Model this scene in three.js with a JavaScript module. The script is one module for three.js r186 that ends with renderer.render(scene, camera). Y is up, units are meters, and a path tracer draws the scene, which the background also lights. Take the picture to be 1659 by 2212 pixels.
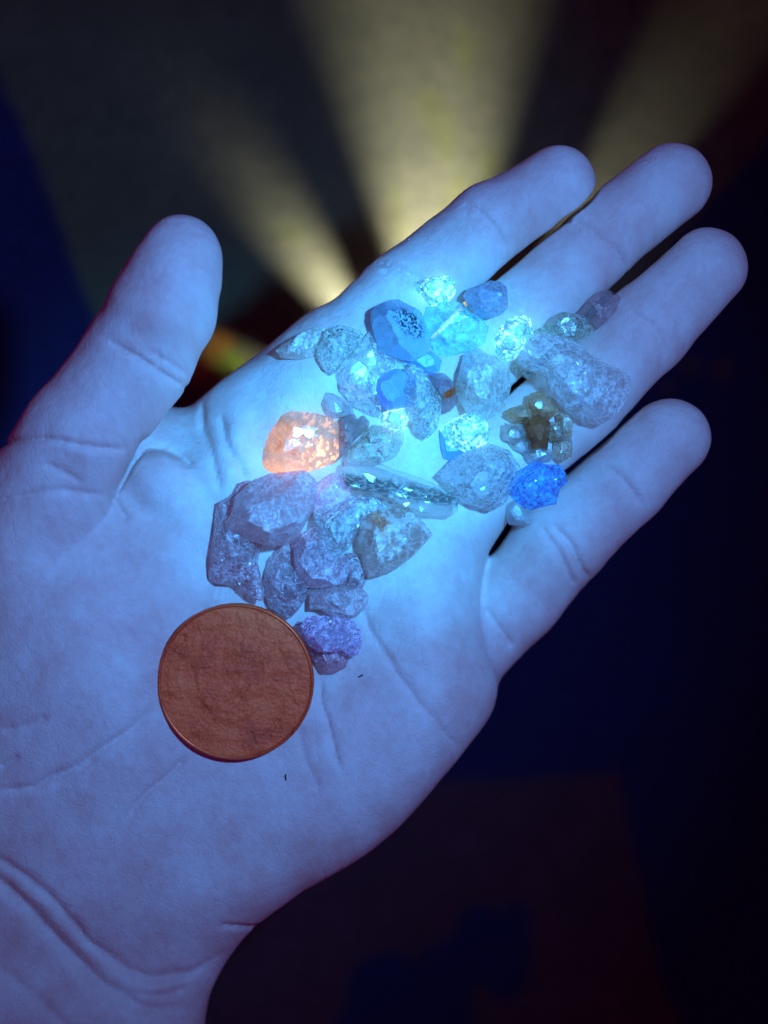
import * as THREE from 'three';
import { mergeGeometries, toCreasedNormals } from 'three/addons/utils/BufferGeometryUtils.js';

// ---------------------------------------------------------------- camera, ambient, exposure
// The photo was taken from straight above an open palm, in a dark room, with a blue UV torch held beside the phone.
const MM = 0.001, EYE = 300;                       // the lens is 300 mm above the palm plane (y = 0)
const scene = new THREE.Scene();
const camera = new THREE.PerspectiveCamera(32.0, 768 / 1024, 0.02, 5);
camera.up.set(0, 0, -1);
camera.position.set(0, EYE * MM, 0);
camera.lookAt(0, 0, 0);
camera.focus = EYE * MM - 0.002; camera.userData.fStop = 8;          // the cloth far below is out of focus
const renderer = new THREE.WebGLRenderer({ antialias: true });
renderer.toneMapping = THREE.LinearToneMapping;
renderer.toneMappingExposure = 1;
renderer.shadowMap.enabled = true;
scene.background = new THREE.Color().setRGB(0.056, 0.006, 0.054);   // the faint violet dark of the room

// ---------------------------------------------------------------- the UV torch above the hand (outside the frame)
const TORCH = new THREE.Vector3(0.066, 0.238, -0.034), AIM = new THREE.Vector3(-0.002, 0, -0.015);
const COL = (r, g, b) => new THREE.Color().setRGB(r, g, b);
function spot(color, intensity, angle, penumbra, radius, from, to) {
  const l = new THREE.SpotLight(color, intensity, 0, angle, penumbra, 2);
  l.position.copy(from); l.target.position.copy(to); l.castShadow = true; l.shadow.radius = radius;
  l.shadow.mapSize.set(2048, 2048); l.shadow.camera.near = 0.01; l.shadow.camera.far = 1;
  scene.add(l, l.target); return l;
}
const torchDir = AIM.clone().sub(TORCH).normalize();
const torchFace = TORCH.clone().addScaledVector(torchDir, 0.006);
spot(COL(0.015, 0.43, 1.0), 0.32, 0.18, 1.0, 0.35, torchFace, AIM);           // hot spot of the beam
spot(COL(0.10, 0.36, 1.0), 0.218, 0.51, 1.0, 0.35, torchFace, AIM.clone().add(new THREE.Vector3(-0.021, 0, -0.003)));   // its spill

// ---------------------------------------------------------------- small tools
function rng(seed) { let s = seed >>> 0; return () => { s = (s + 0x6D2B79F5) >>> 0; let t = s; t = Math.imul(t ^ (t >>> 15), t | 1); t ^= t + Math.imul(t ^ (t >>> 7), t | 61); return ((t ^ (t >>> 14)) >>> 0) / 4294967296; }; }
const hash = (x, y, z) => { let h = Math.imul(x, 374761393) + Math.imul(y, 668265263) + Math.imul(z, 1274126177); h = Math.imul(h ^ (h >>> 13), 1274126177); return ((h ^ (h >>> 16)) >>> 0) / 4294967296; };
const sm = (t) => t * t * (3 - 2 * t), mix = (a, b, t) => a + (b - a) * t, clamp = (x, a = 0, b = 1) => Math.min(b, Math.max(a, x));
const step = (a, b, x) => sm(clamp((x - a) / (b - a)));
function noise2(x, y, period, seed) {              // value noise that repeats every `period` cells
  const xi = Math.floor(x), yi = Math.floor(y), fx = sm(x - xi), fy = sm(y - yi), m = (v) => ((v % period) + period) % period;
  const a = m(xi), b = m(xi + 1), c = m(yi), d = m(yi + 1);
  return mix(mix(hash(a, c, seed), hash(b, c, seed), fx), mix(hash(a, d, seed), hash(b, d, seed), fx), fy);
}
function fbm2(u, v, base, oct, seed) { let s = 0, a = 0.5, n = 0, p = base; for (let i = 0; i < oct; i++) { s += a * noise2(u * p, v * p, p, seed + i * 17); n += a; a *= 0.5; p *= 2; } return s / n; }
function noise3(x, y, z, seed) {
  const xi = Math.floor(x), yi = Math.floor(y), zi = Math.floor(z), fx = sm(x - xi), fy = sm(y - yi), fz = sm(z - zi);
  const h = (i, j, k) => hash(xi + i + seed * 131, yi + j, zi + k);
  return mix(mix(mix(h(0, 0, 0), h(1, 0, 0), fx), mix(h(0, 1, 0), h(1, 1, 0), fx), fy), mix(mix(h(0, 0, 1), h(1, 0, 1), fx), mix(h(0, 1, 1), h(1, 1, 1), fx), fy), fz);
}
function texture(w, h, fn, srgb = false, repeat = true) {   // fn(u, v) -> [r, g, b] in 0..1 linear
  const d = new Uint8Array(w * h * 4), enc = srgb ? (c) => 255 * (c <= 0.0031308 ? 12.92 * c : 1.055 * Math.pow(c, 1 / 2.4) - 0.055) : (c) => 255 * c;
  for (let j = 0, k = 0; j < h; j++) for (let i = 0; i < w; i++, k += 4) { const c = fn((i + 0.5) / w, (j + 0.5) / h); for (let q = 0; q < 3; q++) d[k + q] = Math.round(clamp(enc(clamp(c[q])), 0, 255)); d[k + 3] = 255; }
  const t = new THREE.DataTexture(d, w, h, THREE.RGBAFormat);
  t.wrapS = t.wrapT = repeat ? THREE.RepeatWrapping : THREE.ClampToEdgeWrapping; t.magFilter = THREE.LinearFilter; t.minFilter = THREE.LinearMipmapLinearFilter; t.generateMipmaps = true;
  if (srgb) t.colorSpace = THREE.SRGBColorSpace;
  t.needsUpdate = true; return t;
}
function worley(u, v, n, seed) {                   // distances to the nearest and second-nearest cell point, periodic
  const x = u * n, y = v * n, xi = Math.floor(x), yi = Math.floor(y); let a = 9, b = 9, id = 0; const m = (q) => ((q % n) + n) % n;
  for (let j = -1; j <= 1; j++) for (let i = -1; i <= 1; i++) {
    const cx = m(xi + i), cy = m(yi + j), px = xi + i + hash(cx, cy, seed), py = yi + j + hash(cx, cy, seed + 7), d = Math.hypot(x - px, y - py);
    if (d < a) { b = a; a = d; id = hash(cx, cy, seed + 3); } else if (d < b) b = d;
  }
  return [a, b, id];
}
const used = new Map();
function numbered(name) { const n = used.get(name) || 0; used.set(name, n + 1); return n ? name + '_' + String(n).padStart(3, '0') : name; }
function mesh(name, geometry, material, parent) { const o = new THREE.Mesh(geometry, material); o.name = name; o.castShadow = o.receiveShadow = true; parent.add(o); return o; }
function tag(o, label, category, group, kind) { o.userData.label = label; if (category) o.userData.category = category; if (group) o.userData.group = group; if (kind) o.userData.kind = kind; return o; }
const PX = 12.86, toMM = ([x, z]) => [(x - 829.5) / PX, (z - 1106) / PX];     // measurements taken on the photo, in mm on the palm plane
const lift = ([x, z], y) => [x * (1 - y / EYE), z * (1 - y / EYE)];            // the same sight line met at height y (mm): where the thing really stands

function soften(px, n, r) {                        // box blur that softens the edges of the print
  const line = new Float32Array(n);
  for (let pass = 0; pass < 2; pass++) for (let c = 0; c < 3; c++) for (let j = 0; j < n; j++) {
    const at = (i) => ((pass ? i * n + j : j * n + i) * 4 + c); let sum = 0;
    for (let i = -r; i <= r; i++) sum += px[at(clamp(i, 0, n - 1))];
    for (let i = 0; i < n; i++) { line[i] = sum / (2 * r + 1); sum += px[at(Math.min(n - 1, i + r + 1))] - px[at(Math.max(0, i - r))]; }
    for (let i = 0; i < n; i++) px[at(i)] = line[i];
  }
}
// ---------------------------------------------------------------- the cloth under the hand
const CLOTH_Y = -160;
{
  const W = 460, PXC = 2048;                       // mm covered by the print
  const cv = document.createElement('canvas'); cv.width = cv.height = PXC; const g = cv.getContext('2d');
  const at = (p) => { const [x, z] = lift(toMM(p), CLOTH_Y); return [(x / W + 0.5) * PXC, (z / W + 0.5) * PXC]; };
  const blob = (pts, fill) => { g.fillStyle = fill; g.beginPath(); pts.forEach((p, i) => { const [x, y] = at(p); i ? g.lineTo(x, y) : g.moveTo(x, y); }); g.closePath(); g.fill(); };
  const disc = (p, r, fill) => { const [x, y] = at(p), k = r / PX * (1 - CLOTH_Y / EYE) / W * PXC; g.fillStyle = fill; g.beginPath(); g.arc(x, y, k, 0, 7); g.fill(); };
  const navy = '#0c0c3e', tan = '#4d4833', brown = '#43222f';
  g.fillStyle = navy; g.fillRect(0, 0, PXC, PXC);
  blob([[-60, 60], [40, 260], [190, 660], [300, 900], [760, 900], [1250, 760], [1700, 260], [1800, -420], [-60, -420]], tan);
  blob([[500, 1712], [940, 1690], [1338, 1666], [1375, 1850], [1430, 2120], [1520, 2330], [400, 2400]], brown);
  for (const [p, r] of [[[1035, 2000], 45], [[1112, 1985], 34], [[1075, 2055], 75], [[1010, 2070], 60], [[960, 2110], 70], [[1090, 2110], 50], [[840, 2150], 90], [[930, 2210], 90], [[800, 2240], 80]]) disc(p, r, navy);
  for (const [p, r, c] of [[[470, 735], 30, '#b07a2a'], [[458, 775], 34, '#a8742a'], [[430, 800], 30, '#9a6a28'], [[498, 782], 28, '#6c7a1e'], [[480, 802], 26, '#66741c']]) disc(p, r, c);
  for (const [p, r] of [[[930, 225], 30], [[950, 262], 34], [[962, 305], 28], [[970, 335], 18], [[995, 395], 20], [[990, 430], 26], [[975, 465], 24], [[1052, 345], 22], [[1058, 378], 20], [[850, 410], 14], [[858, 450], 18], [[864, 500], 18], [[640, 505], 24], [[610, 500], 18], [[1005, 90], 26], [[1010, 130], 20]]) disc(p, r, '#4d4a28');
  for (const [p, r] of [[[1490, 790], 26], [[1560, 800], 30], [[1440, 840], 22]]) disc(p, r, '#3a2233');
  const px = g.getImageData(0, 0, PXC, PXC).data; soften(px, PXC, 7); const lin = (c) => (c /= 255, c <= 0.04045 ? c / 12.92 : Math.pow((c + 0.055) / 1.055, 2.4));
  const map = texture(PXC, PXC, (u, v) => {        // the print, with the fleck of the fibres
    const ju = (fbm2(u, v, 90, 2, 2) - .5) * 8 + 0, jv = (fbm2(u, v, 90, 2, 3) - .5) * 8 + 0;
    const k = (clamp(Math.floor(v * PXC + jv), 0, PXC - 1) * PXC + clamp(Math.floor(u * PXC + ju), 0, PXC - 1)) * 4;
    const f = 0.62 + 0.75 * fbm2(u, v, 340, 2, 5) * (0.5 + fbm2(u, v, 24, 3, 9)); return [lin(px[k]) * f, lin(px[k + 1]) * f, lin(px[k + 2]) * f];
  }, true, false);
  const bump = texture(1024, 1024, (u, v) => { const w = worley(u, v, 90, 3)[0]; const q = 0.55 * fbm2(u, v, 64, 4, 31) + 0.45 * w; return [q, q, q]; });
  bump.repeat.set(11, 11);
  const geo = new THREE.PlaneGeometry(W * MM, W * MM, 1, 1); geo.rotateX(-Math.PI / 2);
  const uv = geo.attributes.uv, ps = geo.attributes.position;
  for (let i = 0; i < uv.count; i++) uv.setXY(i, ps.getX(i) / (W * MM) + 0.5, ps.getZ(i) / (W * MM) + 0.5);
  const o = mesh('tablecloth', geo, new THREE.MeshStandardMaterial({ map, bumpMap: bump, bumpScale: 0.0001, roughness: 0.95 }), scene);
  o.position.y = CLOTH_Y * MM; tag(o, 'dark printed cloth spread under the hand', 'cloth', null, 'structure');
}

// ---------------------------------------------------------------- the hand: one field, one skin
// bones: [x, z] measured on the photo, half width there, height of the middle in mm
const CHAINS = {
  index:  [[1207, 397, 82, -1], [1060, 487, 88, -4], [880, 640, 103, -7.5], [700, 830, 118, -9]],
  middle: [[1453, 393, 86, 1], [1290, 520, 90, -3], [1085, 720, 100, -7], [850, 940, 112, -9]],
  ring:   [[1530, 578, 87, 1], [1395, 712, 96, -3], [1228, 875, 104, -7.5], [960, 1090, 112, -9]],
  little: [[1447, 948, 88, -5], [1356, 1036, 92, -8], [1209, 1170, 101, -12], [1113, 1293, 98, -15], [1000, 1420, 90, -16]],
  thumb:  [[393, 548, 83, 12], [379, 592, 98, 11.5], [352, 665, 112, 10], [302, 765, 116, 7], [174, 940, 122, 5], [60, 1150, 163, -2]],
  web:    [[342, 1048, 78, -1.4], [450, 1180, 110, -7.5]],
};
const chains = Object.fromEntries(Object.entries(CHAINS).map(([n, js]) => [n, js.map(([x, z, r, y]) => { const [X, Z] = lift(toMM([x, z]), y); return [X, y, Z, r / PX * (1 - y / EYE)]; })]));
const PALM = [[405, 878], [432, 856], [480, 818], [530, 782], [600, 730], [690, 668], [770, 700], [880, 800], [975, 905], [1052, 1010], [1086, 1122], [1056, 1200], [1038, 1290], [1053, 1390], [1078, 1472], [1064, 1540], [1002, 1622], [900, 1750], [800, 1838], [700, 1903], [640, 1940], [580, 1985], [545, 2016], [492, 2074], [457, 2140], [439, 2212], [422, 2330], [400, 2480], [-190, 2480], [-240, 2200], [-250, 1900], [-230, 1500], [-170, 1220], [-70, 1050], [60, 950], [190, 880], [300, 862], [370, 880]];
const palm = (() => {                              // rounded outline, true size at the height of the palm's edge
  const c = new THREE.CatmullRomCurve3(PALM.map((p) => { const [x, z] = lift(toMM(p), -10); return new THREE.Vector3(x, 0, z); }), true, 'centripetal');
  return c.getPoints(260).slice(0, -1).map((v) => [v.x, v.z]);
})();
function polygonDistance(x, z, P) {
  let d = 1e9, inside = false;
  for (let i = 0, j = P.length - 1; i < P.length; j = i++) {
    const [ax, az] = P[i], [bx, bz] = P[j], ex = bx - ax, ez = bz - az, wx = x - ax, wz = z - az, t = clamp((wx * ex + wz * ez) / (ex * ex + ez * ez));
    d = Math.min(d, (wx - ex * t) ** 2 + (wz - ez * t) ** 2);
    if ((az > z) !== (bz > z) && x < (bx - ax) * (z - az) / (bz - az) + ax) inside = !inside;
  }
  return (inside ? -1 : 1) * Math.sqrt(d);
}
const BUMPS = [                                    // soft swellings and hollows of the palm: place, spread, turn, height in mm
  [170, 1420, 300, 330, 8], [60, 1200, 220, 220, 3], [800, 1640, 240, 260, 2.2], [930, 1330, 130, 150, 2.5], [620, 1330, 190, 150, -4.2], [660, 840, 150, 120, 1.2], [210, 2080, 420, 90, -2.5], [150, 2350, 300, 200, 2], [500, 1010, 55, 110, 1.4], [555, 960, 40, 100, -1.2], [390, 930, 90, 70, -3.5],
].map(([x, z, a, b, h]) => { const [X, Z] = toMM([x, z]); return [X, Z, a / PX, b / PX, h]; });
const palmHeight = (x, z) => { let h = 0; for (const [X, Z, a, b, k] of BUMPS) h += k * Math.exp(-(((x - X) / a) ** 2) - (((z - Z) / b) ** 2)); return h; };
// creases: path on the photo, height of the skin there, depth and half width in mm
const CREASES = [
  [[[227, 730], [293, 766], [340, 800], [395, 833]], 16, .5, .8], [[[318, 756], [366, 781], [400, 806]], 16, .3, .6], [[[343, 754], [341, 790]], 16, .3, .4],
  [[[300, 976], [220, 968], [124, 953], [20, 955], [-40, 960]], 6, .8, .8], [[[243, 1071], [190, 1064], [146, 1060], [33, 1078], [-40, 1090]], 5, .6, .9], [[[190, 1042], [150, 1020], [110, 1005]], 6, .3, .8],
  [[[243, 1071], [262, 1105], [275, 1128]], 3, 1.1, .9], 
  [[[248, 1074], [262, 1040], [278, 1008], [304, 964], [318, 948]], 4, 1.5, .7], [[[296, 970], [351, 968], [388, 986], [425, 1012]], 0, 1.3, .9], [[[425, 859], [430, 925], [461, 998], [478, 1070]], 0, .8, 1.1], [[[472, 892], [483, 947], [518, 1009], [530, 1050]], 0, .9, 1.2],
  [[[468, 1080], [480, 1180], [462, 1300], [430, 1400], [345, 1522]], 0, .45, 1.2],
  [[[345, 1520], [272, 1583], [176, 1649], [75, 1698], [-20, 1716]], 3, .9, 1.1], [[[215, 1632], [160, 1672], [110, 1700]], 3, .4, .9], [[[409, 1627], [308, 1720], [272, 1772]], 2, .4, .9], [[[0, 1583], [66, 1561], [110, 1545]], 5, .3, .9], [[[-10, 1662], [44, 1632]], 5, .35, .8],
  [[[-60, 1872], [0, 1904], [66, 1966], [132, 2054], [220, 2137], [310, 2180], [380, 2190]], 0, 1.5, 2.0], [[[-60, 1830], [0, 1856], [66, 1895], [123, 1961], [185, 2040], [264, 2098], [334, 2120], [400, 2116], [470, 2085]], 0, 1.0, 1.5], [[[264, 2150], [351, 2155], [400, 2146]], 0, .4, 1.2], [[[0, 2098], [88, 2168], [132, 2203], [200, 2260]], 0, .6, 1.4],
  [[[480, 1988], [520, 2000], [556, 2014]], -6, .8, .8],
  [[[770, 1300], [785, 1328], [813, 1384], [858, 1457], [914, 1529], [970, 1602], [1000, 1630]], 2, .75, 1.0], [[[690, 1460], [699, 1533], [714, 1592], [735, 1670]], 1, .4, .8], [[[640, 1560], [660, 1640], [700, 1720]], 2, .2, .9],
  [[[990, 430], [1030, 450], [1070, 490], [1105, 535]], 4, .45, .8], [[[985, 450], [1040, 476], [1090, 532]], 4, .25, .6], [[[800, 556], [850, 575], [905, 604], [950, 640]], 0, .5, .9], [[[820, 580], [880, 615], [920, 650]], 0, .35, .7],
  [[[1225, 472], [1285, 500], [1330, 540], [1362, 580]], 4, .45, .8], [[[1230, 490], [1290, 520], [1345, 582]], 4, .25, .6], [[[1040, 640], [1100, 650], [1150, 690]], 1, .4, 1.0],
  [[[1350, 668], [1400, 700], [1450, 770]], 4, .35, .9], [[[1180, 790], [1240, 830], [1290, 900]], 1, .4, 1.0],
  [[[1300, 1000], [1340, 1030], [1395, 1095]], 0, .35, .9], [[[1190, 1128], [1225, 1165], [1262, 1230], [1280, 1260]], -4, .55, .8], [[[1170, 1135], [1210, 1190], [1250, 1275]], -4, .45, .8], [[[1045, 1310], [1070, 1350], [1112, 1405]], -7, .5, 1.0],
].map(([p, y, d, w]) => [p.map((q) => lift(toMM(q), y)), d < .6 ? d * 1.5 : d * .85, w * .72]);

const CELL = 0.46, LO = [-98, -33, -72], N = [354, 126, 390];
const [NX, NY, NZ] = N, at = (i, j, k) => (k * NY + j) * NX + i;
const d2 = new Float32Array(NX * NZ), hh = new Float32Array(NX * NZ), cc = new Float32Array(NX * NZ);
for (let k = 0; k < NZ; k++) for (let i = 0; i < NX; i++) {
  const x = LO[0] + i * CELL, z = LO[2] + k * CELL, n = k * NX + i;
  d2[n] = polygonDistance(x, z, palm); hh[n] = palmHeight(x, z);
}
for (const [P, depth, w] of CREASES) {             // carve each crease where it runs; it fades out at its ends
  const reach = 3.2 * w, xs = P.map((p) => p[0]), zs = P.map((p) => p[1]);
  let L = 0; const len = [0]; for (let s = 1; s < P.length; s++) { L += Math.hypot(P[s][0] - P[s - 1][0], P[s][1] - P[s - 1][1]); len.push(L); }
  const i0 = Math.max(0, Math.floor((Math.min(...xs) - reach - LO[0]) / CELL)), i1 = Math.min(NX - 1, Math.ceil((Math.max(...xs) + reach - LO[0]) / CELL));
  const k0 = Math.max(0, Math.floor((Math.min(...zs) - reach - LO[2]) / CELL)), k1 = Math.min(NZ - 1, Math.ceil((Math.max(...zs) + reach - LO[2]) / CELL));
  for (let k = k0; k <= k1; k++) for (let i = i0; i <= i1; i++) {
    const x = LO[0] + i * CELL + 0.6 * (noise3(i * .12, k * .12, 0, 3) - .5), z = LO[2] + k * CELL + 0.6 * (noise3(i * .12, k * .12, 0, 4) - .5); let d = 1e9, q = 0;
    for (let s = 1; s < P.length; s++) {
      const [ax, az] = P[s - 1], ex = P[s][0] - ax, ez = P[s][1] - az, t = clamp(((x - ax) * ex + (z - az) * ez) / (ex * ex + ez * ez)), v = Math.hypot(x - ax - ex * t, z - az - ez * t);
      if (v < d) { d = v; q = (len[s - 1] + t * (len[s] - len[s - 1])) / L; }
    }
    const fade = step(0, .16, q) * step(1, .84, q) * .85 + .15, v = depth * fade * (Math.exp(-((d / w) ** 2)) * .75 + .5 * Math.exp(-Math.abs(d) / (w * .45)));
    const n = k * NX + i; cc[n] = Math.max(cc[n], v) + .25 * Math.min(cc[n], v);
  }
}
const smin = (a, b, k) => { const h = Math.max(k - Math.abs(a - b), 0) / k; return Math.min(a, b) - h * h * k * .25; };
function chainDistance(C, x, y, z, k) {
  let r = 1e9;
  for (let s = 1; s < C.length; s++) {
    const a = C[s - 1], b = C[s], ex = b[0] - a[0], ey = b[1] - a[1], ez = b[2] - a[2], t = clamp(((x - a[0]) * ex + (y - a[1]) * ey + (z - a[2]) * ez) / (ex * ex + ey * ey + ez * ez));
    const d = Math.hypot(x - a[0] - ex * t, y - a[1] - ey * t, z - a[2] - ez * t) - mix(a[3], b[3], t);
    r = s === 1 ? d : smin(r, d, k);
  }
  return r;
}
const EDGE = 12, BACK = -27;
const JOIN = { index: 4, middle: 4, ring: 4, little: 1.6 };
function field(i, j, k) {
  const x = LO[0] + i * CELL, y = LO[1] + j * CELL, z = LO[2] + k * CELL, n = k * NX + i;
  const top = hh[n], yc = (top + BACK) / 2, q0 = d2[n] + EDGE, q1 = Math.abs(y - yc) - (top - BACK) / 2 + EDGE;
  const flat = Math.hypot(Math.max(q0, 0), Math.max(q1, 0)) + Math.min(Math.max(q0, q1), 0) - EDGE;
  let d = 1e9;
  let before = null, slot = 1e9;                   // neighbouring fingers touch but never fuse: a hair's breadth stays open between them
  for (const f in JOIN) {
    const e = chainDistance(chains[f], x, y, z, 1.5); if (before !== null) slot = Math.min(slot, .5 * Math.abs(e - before)); before = e;
    d = Math.min(d, smin(flat, e, JOIN[f]));
  }
  d = Math.max(d, .42 - slot - .6 * Math.max(0, 3 - flat));
  d = smin(d, chainDistance(chains.web, x, y, z, 2), 1.2);
  d = smin(d, chainDistance(chains.thumb, x, y, z, 2), 0.5 + 5 * step(-47, -66, x));
  const up = step(-16, -9, y);
  d += up * cc[n];
  d += 0.55 * (noise3(x * .14, y * .14, z * .14, 1) - .5) + 0.12 * (noise3(x * .5, y * .5, z * .5, 2) - .5);
  return d;
}
const F = new Float32Array(NX * NY * NZ).fill(9), B = 6;
for (let k0 = 0; k0 < NZ; k0 += B) for (let j0 = 0; j0 < NY; j0 += B) for (let i0 = 0; i0 < NX; i0 += B) {
  const ci = Math.min(NX - 1, i0 + 3), cj = Math.min(NY - 1, j0 + 3), ck = Math.min(NZ - 1, k0 + 3), d = field(ci, cj, ck);
  if (Math.abs(d) > 5.5) { for (let k = k0; k < Math.min(NZ, k0 + B); k++) for (let j = j0; j < Math.min(NY, j0 + B); j++) F.fill(d, at(i0, j, k), at(Math.min(NX, i0 + B) - 1, j, k) + 1); continue; }
  for (let k = k0; k < Math.min(NZ, k0 + B); k++) for (let j = j0; j < Math.min(NY, j0 + B); j++) for (let i = i0; i < Math.min(NX, i0 + B); i++) F[at(i, j, k)] = field(i, j, k);
}
// close the forearm where the grid ends
for (let k = 0; k < NZ; k++) for (let j = 0; j < NY; j++) for (let i = 0; i < NX; i++) if (!i || !j || !k || i === NX - 1 || j === NY - 1 || k === NZ - 1) F[at(i, j, k)] = Math.max(F[at(i, j, k)], 0.01);
function surfaceNet() {
  const pos = [], id = new Int32Array(NX * NY * NZ).fill(-1), idx = [];
  const off = [[0, 0, 0], [1, 0, 0], [0, 1, 0], [1, 1, 0], [0, 0, 1], [1, 0, 1], [0, 1, 1], [1, 1, 1]], edges = [[0, 1], [2, 3], [4, 5], [6, 7], [0, 2], [1, 3], [4, 6], [5, 7], [0, 4], [1, 5], [2, 6], [3, 7]];
  const v = new Float32Array(8);
  for (let k = 0; k < NZ - 1; k++) for (let j = 0; j < NY - 1; j++) for (let i = 0; i < NX - 1; i++) {
    let m = 0; for (let c = 0; c < 8; c++) { v[c] = F[at(i + off[c][0], j + off[c][1], k + off[c][2])]; if (v[c] < 0) m |= 1 << c; }
    if (!m || m === 255) continue;
    let x = 0, y = 0, z = 0, n = 0;
    for (const [a, b] of edges) if ((v[a] < 0) !== (v[b] < 0)) { const t = v[a] / (v[a] - v[b]); x += mix(off[a][0], off[b][0], t); y += mix(off[a][1], off[b][1], t); z += mix(off[a][2], off[b][2], t); n++; }
    id[at(i, j, k)] = pos.length / 3;
    pos.push((LO[0] + (i + x / n) * CELL) * MM, (LO[1] + (j + y / n) * CELL) * MM, (LO[2] + (k + z / n) * CELL) * MM);
  }
  const quad = (a, b, c, d, flip) => { if (a < 0 || b < 0 || c < 0 || d < 0) return; flip ? idx.push(a, c, b, b, c, d) : idx.push(a, b, c, b, d, c); };
  for (let k = 1; k < NZ - 1; k++) for (let j = 1; j < NY - 1; j++) for (let i = 1; i < NX - 1; i++) {
    const s = F[at(i, j, k)] < 0;
    if (s !== F[at(i + 1, j, k)] < 0) quad(id[at(i, j - 1, k - 1)], id[at(i, j, k - 1)], id[at(i, j - 1, k)], id[at(i, j, k)], !s);
    if (s !== F[at(i, j + 1, k)] < 0) quad(id[at(i - 1, j, k - 1)], id[at(i, j, k - 1)], id[at(i - 1, j, k)], id[at(i, j, k)], s);
    if (s !== F[at(i, j, k + 1)] < 0) quad(id[at(i - 1, j - 1, k)], id[at(i, j - 1, k)], id[at(i - 1, j, k)], id[at(i, j, k)], !s);
  }
  const g = new THREE.BufferGeometry();
  g.setAttribute('position', new THREE.Float32BufferAttribute(pos, 3)); g.setIndex(idx);
  return g;
}
function sample(x, y, z) {                         // the field between grid points, mm
  const a = clamp((x - LO[0]) / CELL, 0, NX - 1.01), b = clamp((y - LO[1]) / CELL, 0, NY - 1.01), c = clamp((z - LO[2]) / CELL, 0, NZ - 1.01), i = a | 0, j = b | 0, k = c | 0, u = a - i, v = b - j, w = c - k;
  const l = (q) => mix(mix(F[at(i, j, k + q)], F[at(i + 1, j, k + q)], u), mix(F[at(i, j + 1, k + q)], F[at(i + 1, j + 1, k + q)], u), v);
  return mix(l(0), l(1), w);
}
function skinTop(x, z) { for (let y = LO[1] + (NY - 2) * CELL; y > LO[1]; y -= CELL) { const d = sample(x, y, z); if (d < 0) { const e = sample(x, y + CELL, z); return y + CELL * (-d / (e - d)); } } return null; }
{
  const g = surfaceNet(); g.computeVertexNormals();
  const p = g.attributes.position, uv = new Float32Array(p.count * 2);
  for (let i = 0; i < p.count; i++) { uv[2 * i] = p.getX(i) * 20; uv[2 * i + 1] = (p.getZ(i) + p.getY(i) * .6) * 20; }     // one tile is 50 mm of skin
  g.setAttribute('uv', new THREE.BufferAttribute(uv, 2));
  const map = texture(1024, 1024, (u, v) => {      // blotchy skin
    const a = fbm2(u, v, 8, 5, 11), b = fbm2(u, v, 60, 3, 21), m = (a - .5) * .34 + (b - .5) * .16;
    const w = (fbm2(u, v, 12, 5, 23) - .5) * .5; return [.76 + m * .3 + w * .1, .60 + m * .7 + w * .45, .56 + m * .7 + w * .4];
  }, true);
  const bump = texture(1536, 1536, (u, v) => {     // fine furrows of the palm: a net of thin lines, and grain
    const wx = (fbm2(u, v, 10, 3, 41) - .5) * .06, wy = (fbm2(u, v, 10, 3, 42) - .5) * .06, p = worley(u + wx, v + wy, 26, 8), q = worley(u * 1 + wy, v + wx, 64, 9), c = worley(u + wy * 1.5, v + wx * 1.5, 9, 10);
    const line = (w, d) => 1 - step(d, 0, w[1] - w[0]), h = .14 * line(p, .14) + .12 * line(q, .3) + .12 * line(c, .05) + .55 * fbm2(u, v, 48, 4, 51); return [h, h, h];
  });
  const o = mesh('hand', g, new THREE.MeshPhysicalMaterial({ map, bumpMap: bump, bumpScale: 0.00017, roughness: .56, specularIntensity: .55 }), scene);
  tag(o, 'bare open hand, palm up, cupping a heap of crystals and a coin', 'hand');
}

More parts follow.
